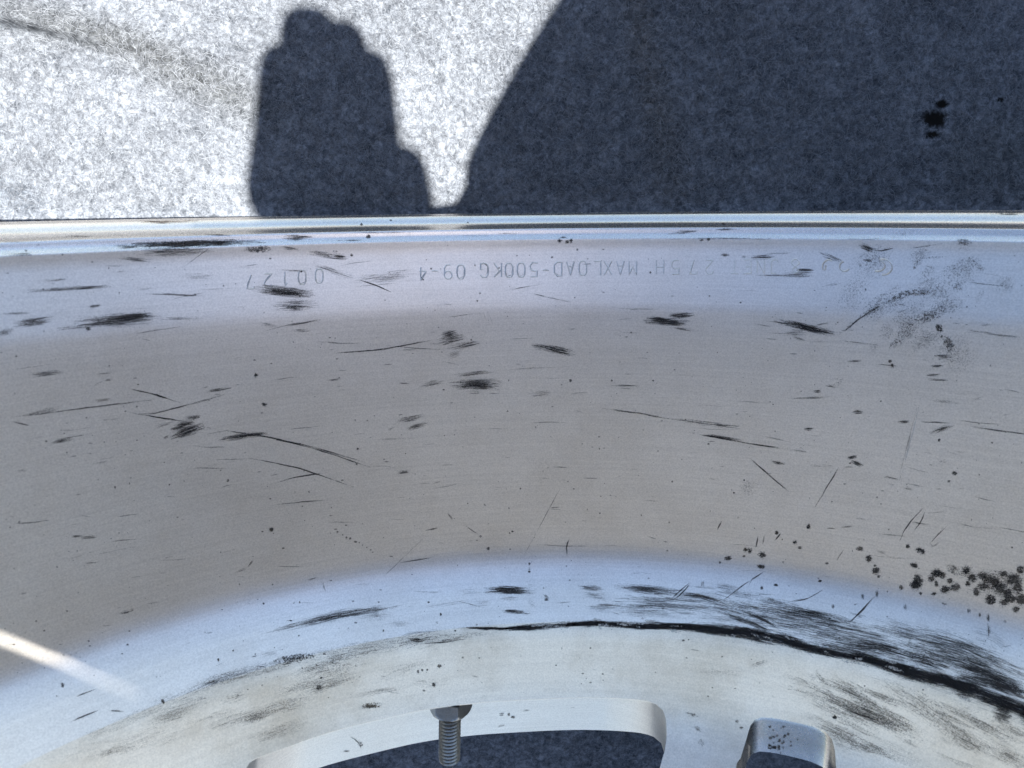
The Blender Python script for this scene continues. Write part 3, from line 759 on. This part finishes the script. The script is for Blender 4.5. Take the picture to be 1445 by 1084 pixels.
for pts in ([(632, 444), (637, 466)], [(650, 445), (655, 465)], [(680, 437), (686, 452)], [(687, 437), (692, 447), (697, 464)]): ln(pts, 1.3, .4, .4)
for pts in ([(1297, 561), (1288, 600), (1278, 640), (1266, 681)],): P.strip(pts, 3.0, .5, S, .5); P.strip([(x + 2.5, y) for x, y in pts], 1.8, .7, S, 1.0)
# brown smear on the upper right of the barrel
for a in ((1182, 473, 1215, 448, 6, .5), (1210, 450, 1250, 428, 9, .6), (1245, 428, 1292, 410, 10, .6), (1270, 413, 1322, 413, 8, .7), (1258, 488, 1300, 448, 22, .42), (1280, 455, 1338, 438, 16, .6), (1300, 440, 1370, 425, 22, .45), (1310, 425, 1345, 400, 30, .36), (1220, 495, 1245, 485, 14, .3),
          (1240, 480, 1262, 455, 24, .32), (1252, 492, 1275, 478, 12, .5), (1290, 395, 1330, 372, 12, .35), (1340, 405, 1365, 405, 14, .45), (1345, 380, 1390, 365, 22, .3), (1286, 373, 1304, 368, 8, .5), (1296, 365, 1340, 362, 3, .45), (1380, 372, 1388, 385, 10, .4), (1170, 545, 1195, 530, 16, .25), (1040, 690, 1070, 686, 26, .3), (1376, 430, 1390, 405, 8, .3)):
    sc(*a, kind=B, tone=.38)
for a in ((1322, 456, 1328, 470, 9, .85, B), (1334, 474, 1343, 497, 12, .75, B), (1288, 380, 1293, 376, 4, .7), (1327, 472, 1330, 478, 5, .7, B)): sc(*a)
# specks (mapped) and a fine sprinkle
for a in ((124, 464, 3.2), (321, 678, 2.4), (162, 688, 2), (383, 747, 3.2), (361, 530, 3), (373, 571, 3), (370, 750, 1.5), (805, 537, 2.6), (1256, 510, 2.5), (1259, 516, 3), (1347, 668, 3.4), (1339, 679, 2.4), (1325, 621, 2), (1052, 776, 3.2), (1058, 777, 3.6), (1075, 783, 5), (1074, 800, 4), (1027, 788, 4), (1050, 785, 2),
          (1122, 766, 3), (1129, 773, 2.8), (1213, 774, 4), (1226, 788, 5), (1236, 805, 5.2), (1235, 798, 2.2), (1240, 814, 1.8), (1290, 798, 4.4), (1281, 771, 3), (1297, 776, 4), (1302, 779, 4), (1272, 829, 3.4), (1295, 820, 9), (1292, 826, 7), (1322, 808, 7), (1330, 812, 5), (1314, 816, 5), (1321, 824, 4.4), (1334, 832, 6),
          (1348, 829, 6.4), (1340, 820, 4.4), (1318, 838, 3), (1299, 838, 2.6), (1386, 812, 6), (1395, 818, 8), (1388, 828, 7), (1378, 835, 6), (1404, 822, 8), (1412, 830, 9), (1422, 838, 8), (1430, 818, 10), (1436, 830, 8), (1441, 845, 9), (1417, 850, 6), (1398, 846, 8), (1428, 846, 6), (1416, 810, 5), (1434, 860, 5), (1440, 804, 6), (1364, 806, 5), (1372, 815, 7), (1366, 824, 4),
          (1141, 743, 3.6), (1096, 752, 3), (1095, 826, 2.4), (1075, 830, 2.4), (1157, 820, 2.2), (1167, 795, 2.2), (1016, 794, 2), (678, 757, 2), (723, 750, 1.5), (689, 774, 2.6), (747, 796, 2), (747, 803, 2), (747, 807, 1.8), (1178, 1012, 3), (724, 1012, 2.2), (230, 990, 3.2), (180, 910, 1.6), (88, 967, 3), (62, 890, 1.6), (125, 905, 1.4), (372, 852, 1.6), (423, 850, 1.6), (329, 918, 1.6), (308, 931, 2.2), (541, 890, 1.8), (622, 867, 2),
          (605, 850, 1.6), (720, 775, 1.6)): spot(*a)
for t in np.linspace(0, 1, 11): spot(472 + 56 * t + random.uniform(-2, 2), 748 + 31 * t + random.uniform(-1.5, 1.5), random.uniform(.9, 2.2), .8)
for a in ((1350, 812, 1375, 800, 18, .5), (1365, 812, 1450, 842, 34, .42), (1380, 806, 1445, 815, 14, .35), (1336, 796, 1356, 812, 14, .6)): sc(*a, kind=B)
for x, y, h in ((991, 824, 11), (1175, 856, 7), (1277, 857, 11), (1394, 872, 13), (1418, 877, 6), (1333, 853, 5), (1207, 853, 3), (1382, 868, 7), (1395, 890, 22), (1217, 842, 9), (1237, 838, 12), (1367, 862, 7)): sc(x, y - h / 2, x + .8, y + h / 2, 4.2, .7, S)
# lower band
P.strip([(345, 899), (400, 887), (470, 870), (530, 860), (592, 852)], [5, 9, 15, 11, 5], .58, S, .1)
P.strip([(400, 886), (470, 870), (560, 856)], [4, 9, 5], .72, S, .05)
for a in ((682, 833, 758, 833, 11, .85), (690, 831, 740, 835, 6, .95), (708, 863, 744, 864, 5, .9), (815, 828, 852, 832, 8, .6), (866, 828, 975, 838, 11, .75), (880, 829, 940, 833, 5, .85), (818, 838, 862, 844, 10, .45), (825, 857, 880, 858, 12, .4), (890, 844, 950, 850, 12, .42), (660, 852, 700, 851, 8, .3), (740, 842, 760, 860, 8, .25),
          (384, 933, 446, 925, 10, .8, B), (395, 938, 420, 934, 4, .6), (284, 967, 318, 957, 6, .55), (575, 903, 600, 904, 5, .85), (593, 908, 664, 902, 4, .8), (673, 888, 697, 887, 4, .85), (560, 896, 640, 888, 6, .3), (490, 873, 560, 868, 14, .25), (540, 880, 590, 882, 8, .3), (360, 928, 400, 918, 10, .3), (520, 870, 540, 866, 10, .3), (766, 838, 776, 846, 3, .6), (768, 846, 774, 846, 4, .8),
          (590, 858, 680, 846, 5, .25), (640, 838, 690, 834, 10, .22), (700, 845, 740, 843, 6, .3)):
    sc(*a)
seam = [(688, 887), (720, 887), (750, 884.5), (775, 883.5), (800, 882), (850, 880.5), (900, 882), (950, 883.5), (1000, 887), (1050, 893), (1090, 901), (1130, 911), (1180, 922), (1230, 933), (1280, 946), (1330, 961), (1380, 977), (1450, 1003)]
sw = [3, 7, 8, 6, 10, 7, 11, 12, 13, 15, 14, 12, 13, 14, 18, 22, 25, 30]
seam.append((1500, 1026)); sw.append(32)
sw = [w * (1.0 if i < 11 else 1.0 + .045 * (i - 10)) for i, w in enumerate(sw)]
for q in range(0, len(seam) - 1):
    (x0, y0), (x1, y1) = seam[q], seam[q + 1]; w0 = sw[q]
    for r in range(5):
        t = random.random(); x, y = x0 + (x1 - x0) * t, y0 + (y1 - y0) * t; L = random.uniform(18, 55); sl_ = (y1 - y0) / (x1 - x0); o = random.gauss(0, .16) * w0
        P.strip([(x - L, y - L * sl_ * .9 + o), (x, y + o), (x + L, y + L * sl_ * 1.08 + o)], w0 * random.uniform(.35, .95), random.uniform(.7, .95), random.choice((0, .2, .35)), 0.0)
P.strip(seam[3:9], [4, 5, 6, 7, 6, 5], .66, .3, 0.0); P.strip(seam[8:15], [6, 8, 8, 8, 9, 10, 10], .7, .3, 0.0); P.strip(seam[13:], [10, 12, 14, 16, 20, 22], .74, .3, 0.0)
P.strip(seam[11:], [w * 1.5 for w in sw[11:]], .36, .2, 0.1)
for r in range(110):                                   # flakes where the black has come off
    t = random.uniform(2, len(seam) - 2.01); q = int(t); f = t - q
    (x0, y0), (x1, y1) = seam[q], seam[q + 1]; x, y = x0 + (x1 - x0) * f, y0 + (y1 - y0) * f; w0 = sw[q]; sl_ = (y1 - y0) / (x1 - x0); L = random.uniform(3, 16); o = random.uniform(-.6, .6) * w0; k = sl_ + random.gauss(0, .15)
    P.strip([(x - L, y + o - L * k), (x, y + o), (x + L, y + o + L * k)], random.uniform(2, 5.5), random.uniform(.45, .75), B, .93)
for r in range(90):                                   # smears dragged along the shoulder above it
    x = 880 + 570 * random.random() ** .7; y0 = np.interp(x, [p[0] for p in seam], [p[1] for p in seam]); up = random.uniform(6, 62) * min(1, (x - 820) / 220 + .25); sl_ = np.interp(x, [880, 1450], [.03, .40]); L = random.uniform(20, 75)
    P.strip([(x - L, y0 - up - L * sl_ * .85), (x, y0 - up), (x + L, y0 - up + L * sl_ * 1.1)], random.uniform(2.5, 11), random.uniform(.26, .55), S, random.uniform(.1, .4))
for (pts, w, d) in (([(850, 850), (930, 852), (990, 858), (1050, 872)], 22, .34), ([(945, 842), (1010, 850), (1080, 872), (1110, 890)], 30, .45), ([(960, 838), (990, 842), (1025, 852)], 6, .85), ([(1000, 855), (1080, 864), (1170, 882), (1260, 902)], 38, .52), ([(1060, 860), (1150, 872), (1230, 888)], 14, .62),
                    ([(1100, 885), (1180, 900), (1260, 915), (1330, 935)], 34, .52), ([(1230, 885), (1320, 905), (1400, 935), (1450, 955)], 44, .5), ([(1280, 905), (1360, 925), (1450, 965)], 40, .66), ([(1340, 940), (1400, 958), (1450, 978)], 26, .75), ([(1010, 862), (1050, 876), (1095, 893)], 6, .85), ([(1040, 858), (1080, 876), (1110, 893)], 4, .8),
                    ([(1185, 908), (1240, 912), (1290, 926)], 12, .85), ([(1270, 922), (1310, 932), (1340, 944)], 14, .9), ([(1350, 885), (1400, 900), (1440, 925)], 24, .3), ([(1150, 905), (1240, 918)], 10, .5), ([(1385, 955), (1450, 984)], 14, .95), ([(860, 862), (960, 868)], 14, .3)): P.strip(pts, w, d, S, .08)
for pts in ([(1014, 852), (1022, 850), (1028, 858)], [(1090, 888), (1096, 896), (1092, 908)], [(1384, 930), (1387, 945), (1386, 958)], [(1284, 900), (1284, 915)], [(1092, 894), (1130, 912), (1150, 930)], [(975, 836), (1000, 844), (1030, 852)]): P.strip(pts, 3.2, .8, S, 1.0)
# centre: greasy smears
for (pts, w, d) in (([(1110, 946), (1180, 968), (1240, 1000), (1300, 1035)], 14, .5), ([(1192, 944), (1250, 965), (1300, 995), (1350, 1035), (1420, 1080)], [10, 26, 34, 30, 24], .48), ([(1095, 952), (1120, 972), (1180, 992), (1240, 1020), (1310, 1055)], 9, .55), ([(1100, 960), (1160, 975), (1260, 1022), (1340, 1060)], [8, 16, 24, 16], .5), ([(1175, 985), (1230, 1008), (1300, 1042)], 10, .62),
                    ([(1195, 1012), (1202, 1030), (1200, 1052), (1240, 1060), (1290, 1084)], [8, 14, 12, 12, 8], .5), ([(1145, 940), (1160, 960), (1180, 972)], 7, .5), ([(1200, 965), (1260, 990), (1300, 1000)], 12, .5), ([(1090, 930), (1060, 940), (1075, 945)], 8, .45), ([(1300, 1000), (1380, 1050), (1440, 1084)], 20, .4), ([(950, 945), (1010, 948), (1090, 955)], 12, .3), ([(1330, 985), (1360, 1000), (1400, 1010)], 16, .25),
                    ([(325, 1025), (360, 1012), (400, 998)], 16, .55), ([(350, 1010), (400, 996), (450, 985)], 20, .4), ([(330, 1052), (400, 1030), (460, 1008)], 20, .42), ([(370, 985), (420, 970), (470, 960)], 16, .35), ([(390, 965), (450, 945), (540, 928)], 22, .4), ([(420, 940), (520, 918), (600, 908)], 16, .42), ([(520, 950), (580, 940), (640, 930)], 14, .3), ([(230, 990), (300, 962), (400, 935)], 20, .38), ([(560, 960), (610, 966), (650, 960)], 16, .28), ([(470, 990), (540, 975), (600, 965)], 10, .35),
                    ([(965, 1005), (990, 1012)], 5, .6), ([(978, 1024), (992, 1034)], 6, .6), ([(985, 1040), (995, 1058)], 8, .5)): P.strip(pts, w, d, .45, .5)
for (pts, w, d) in (([(60, 1078), (150, 1030), (260, 982), (350, 948)], 18, .3), ([(200, 1006), (300, 962), (420, 930), (520, 912)], 18, .42), ([(380, 938), (480, 915), (600, 900), (690, 890)], 14, .4), ([(560, 905), (640, 898), (720, 893)], 10, .4), ([(20, 1084), (180, 1050), (330, 1000)], 30, .25)): P.strip(pts, w, d, .4, .5)
for (pts, w, d) in (([(507, 999), (520, 996), (539, 994)], 7, .8), ([(512, 997), (538, 997)], 4, .9)): P.strip(pts, w, d, B, .7)
for a in ((450, 970, 4), (590, 948, 2.5), (596, 946, 2), (603, 945, 2), (620, 940, 3), (598, 975, 2), (612, 966, 3), (1040, 1018, 2.4), (1046, 1027, 2.4), (653, 928, 1.6), (718, 1008, 2.4)): spot(*a, .75, .3)
for a in ((505, 1046, 512, 1054, 7, .7, B), (704, 1008, 712, 1008, 4, .7), (735, 1003, 750, 1002, 3, .4), (700, 1026, 716, 1022, 3, .5), (800, 1000, 815, 997, 2.5, .3)): sc(*a)
for t in range(26): spot(random.gauss(1102, 10), random.gauss(1043, 8), random.uniform(.8, 2.4), .8, .5)
for t in range(9): spot(random.gauss(1088, 8), 1054 + random.uniform(-4, 3), random.uniform(1, 2.6), .85, .25)
for r in range(26):                                   # pale scrapes through the smears
    x = random.uniform(960, 1440); y0 = np.interp(x, [p[0] for p in seam], [p[1] for p in seam]); up = random.uniform(2, 50); sl_ = np.interp(x, [880, 1450], [.05, .42]); L = random.uniform(8, 34); k = sl_ + random.gauss(0, .12)
    P.strip([(x - L, y0 - up - L * k), (x, y0 - up), (x + L, y0 - up + L * k)], random.uniform(1.6, 4), random.uniform(.4, .7), S, .95)
# dirt haze and hairlines
for r in range(26):
    x, y = random.gauss(1300, 55), random.gauss(425, 45); L = random.uniform(14, 45)
    P.strip([(x - L, y + L * .55), (x, y), (x + L, y - L * .6)], random.uniform(14, 40), random.uniform(.16, .34), B, .4)
for r in range(30):
    x, y = random.uniform(1150, 1440), 0; y = random.uniform(0, 1) * 90 + 955 + (x - 1150) * .22; L = random.uniform(25, 80)
    P.strip([(x - L, y - L * .45), (x, y), (x + L, y + L * .5)], random.uniform(6, 26), random.uniform(.3, .52), .4, .58)
for r in range(26):
    x = random.uniform(120, 640); y = 1062 - (x - 100) * .26 + random.uniform(-45, 20); L = random.uniform(25, 70)
    P.strip([(x - L, y + L * .36), (x, y), (x + L, y - L * .30)], random.uniform(8, 24), random.uniform(.2, .38), .4, .48)
for r in range(110):
    x = random.uniform(0, 1445); y = random.uniform(350, 860); L = random.uniform(20, 90); sl_ = random.gauss(-.16 + .32 * x / 1445, .08 if random.random() < .93 else .8)
    P.strip([(x, y), (x + L / 2, y + sl_ * L / 2 + random.uniform(-2, 2)), (x + L, y + sl_ * L)], random.uniform(1.0, 1.8), random.uniform(.4, .75), S, .3)
# fine sprinkle over everything
for t in range(900):
    x = random.uniform(0, 1445); y = random.uniform(345, 985)
    if random.random() < .22:
        L = random.uniform(5, 22); sl_ = random.gauss(-.18 + .36 * x / 1445, .14); P.strip([(x, y), (x + L / 2, y + sl_ * L / 2), (x + L, y + sl_ * L)], random.uniform(1.2, 2.2), random.uniform(.35, .7), S, .2)
    else: spot(x, y, random.choice((.6, .7, .8, .9, 1.2, 1.5)), random.uniform(.5, .9), .15)
marks = P.build('scuff_marks', M_MARK, wheel); marks['kind'] = 'stuff'

# stamped characters: low ridges pressed into the bead seat, read upside down
G = {'0': [[(.25, 0), (.75, 0), (1, .35), (1, 1.25), (.75, 1.6), (.25, 1.6), (0, 1.25), (0, .35), (.25, 0)]], '1': [[(.2, 1.25), (.55, 1.6), (.55, 0)]], '2': [[(0, 1.25), (.2, 1.6), (.75, 1.6), (1, 1.25), (1, 1.0), (0, 0), (1, 0)]],
     '4': [[(.75, 0), (.75, 1.6), (0, .5), (1, .5)]], '5': [[(1, 1.6), (.1, 1.6), (.05, .95), (.7, .95), (1, .65), (1, .3), (.7, 0), (0, 0)]], '7': [[(0, 1.3), (0, 1.6), (1, 1.6), (.4, 0)]], '8': [[(.5, .85), (.1, 1.1), (.1, 1.4), (.35, 1.6), (.65, 1.6), (.9, 1.4), (.9, 1.1), (.5, .85), (0, .5), (0, .25), (.3, 0), (.7, 0), (1, .25), (1, .5), (.5, .85)]],
     '9': [[(1, 1.0), (.7, .75), (.25, .75), (0, 1.05), (0, 1.35), (.25, 1.6), (.75, 1.6), (1, 1.3), (1, .4), (.7, 0), (.2, 0)]], 'M': [[(0, 0), (0, 1.6), (.5, .7), (1, 1.6), (1, 0)]], 'A': [[(0, 0), (.5, 1.6), (1, 0)], [(.2, .55), (.8, .55)]], 'X': [[(0, 0), (1, 1.6)], [(0, 1.6), (1, 0)]], 'L': [[(0, 1.6), (0, 0), (.9, 0)]],
     'O': [[(.25, 0), (.75, 0), (1, .35), (1, 1.25), (.75, 1.6), (.25, 1.6), (0, 1.25), (0, .35), (.25, 0)]], 'D': [[(0, 0), (0, 1.6), (.6, 1.6), (1, 1.25), (1, .35), (.6, 0), (0, 0)]], 'K': [[(0, 0), (0, 1.6)], [(1, 1.6), (0, .75)], [(.25, .95), (1, 0)]], 'G': [[(1, 1.3), (.75, 1.6), (.25, 1.6), (0, 1.25), (0, .35), (.25, 0), (1, 0), (1, .7), (.6, .7)]],
     'T': [[(0, 1.6), (1, 1.6)], [(.5, 1.6), (.5, 0)]], 'E': [[(1, 1.6), (0, 1.6), (0, 0), (1, 0)], [(0, .8), (.7, .8)]], 'N': [[(0, 0), (0, 1.6), (1, 0), (1, 1.6)]], 'H': [[(0, 0), (0, 1.6)], [(1, 0), (1, 1.6)], [(0, .8), (1, .8)]], 'J': [[(.3, 1.6), (1, 1.6), (1, .3), (.7, 0), (.2, 0), (0, .3)]], '-': [[(.1, .95), (.9, .95)]], '.': [[(.4, 0), (.6, .05)]]}
CH = [('7', 353, 397), ('2', 378, 395.5), ('1', 402, 393), ('0', 426, 391), ('0', 450, 389), ('4', 596, 386), ('-', 613, 380), ('9', 632, 383), ('0', 650, 383), ('G', 683, 381), ('K', 702, 380.5), ('0', 718, 381), ('0', 735, 380.5), ('5', 753, 380), ('-', 770, 379), ('D', 787, 379), ('A', 804.5, 378.5), ('O', 822, 378), ('L', 842, 378),
      ('X', 857.5, 377.5), ('A', 875, 377.5), ('M', 892.5, 377), ('H', 931, 376.5), ('5', 953, 376.5), ('7', 978, 376), ('2', 1001, 376), ('T', 1036, 375.5), ('E', 1054, 375.5), ('N', 1073, 375.5), ('J', 1093, 375.5), ('8', 1122, 375)]
def ridge(V, F, pts, hw, hh):
    base = None
    for i, (x, y) in enumerate(pts):
        a = pts[max(0, i - 1)]; b = pts[min(len(pts) - 1, i + 1)]; d = np.array([b[0] - a[0], b[1] - a[1]], float); d /= max(1e-6, np.hypot(*d)); n = (-d[1] * hw, d[0] * hw)
        k = len(V); V += [tuple(surf(x - n[0], y - n[1], -.00002)), tuple(surf(x, y, hh)), tuple(surf(x + n[0], y + n[1], -.00002))]
        if base is not None: F += [(base, base + 1, k + 1, k), (base + 1, base + 2, k + 2, k + 1)]
        base = k
SP = Patches(); 
for c, x, y in CH:
    V = []; F = []; w, h = 10.5, 12.2
    left = x < 860
    for st in G[c]:
        fine = []
        for p, q in zip(st, st[1:]):
            m = max(1, int(math.hypot((q[0] - p[0]) * w, (q[1] - p[1]) * h) / 3)); fine += [(p[0] + (q[0] - p[0]) * i / m, p[1] + (q[1] - p[1]) * i / m) for i in range(m)]
        fine.append(st[-1])
        px = [(x - (u - .5) * w, y + (v - .8) * h) for u, v in fine]       # turned half way round
        ridge(V, F, [(a + .5, b + .7) for a, b in px], 1.15, .00013 if left else .00011)
        if left and random.random() < .95: SP.strip(px, 1.6, .5 + random.uniform(0, .2) - (.25 if x > 815 else 0), S, .2)
    mesh_obj('stamped_character', V, F, M_STAMP, wheel, False)
V = []; F = []
ridge(V, F, [(1233 + 13 * (1 + math.cos(t)) , 377 + 11 * math.sin(t)) for t in np.linspace(-1.9, 1.7, 22)], 1.3, .0002)
ridge(V, F, [(1238 + 11 * math.cos(t), 375 + 8 * math.sin(t)) for t in np.linspace(-1.2, 1.9, 18)], 1.3, .0002)
ridge(V, F, [(1160 + 5 * math.cos(t) + 2 * t, 374 + 7 * math.sin(t)) for t in np.linspace(0, 5.5, 22)], 1.2, .0002)
ridge(V, F, [(1192 + 7 * math.cos(t), 376 + 7 * math.sin(t)) for t in np.linspace(.5, 4.5, 18)], 1.2, .0002)
mesh_obj('stamped_emblem', V, F, M_STAMP, wheel, False)
grime = SP.build('stamp_grime', M_MARK, wheel); grime['kind'] = 'stuff'
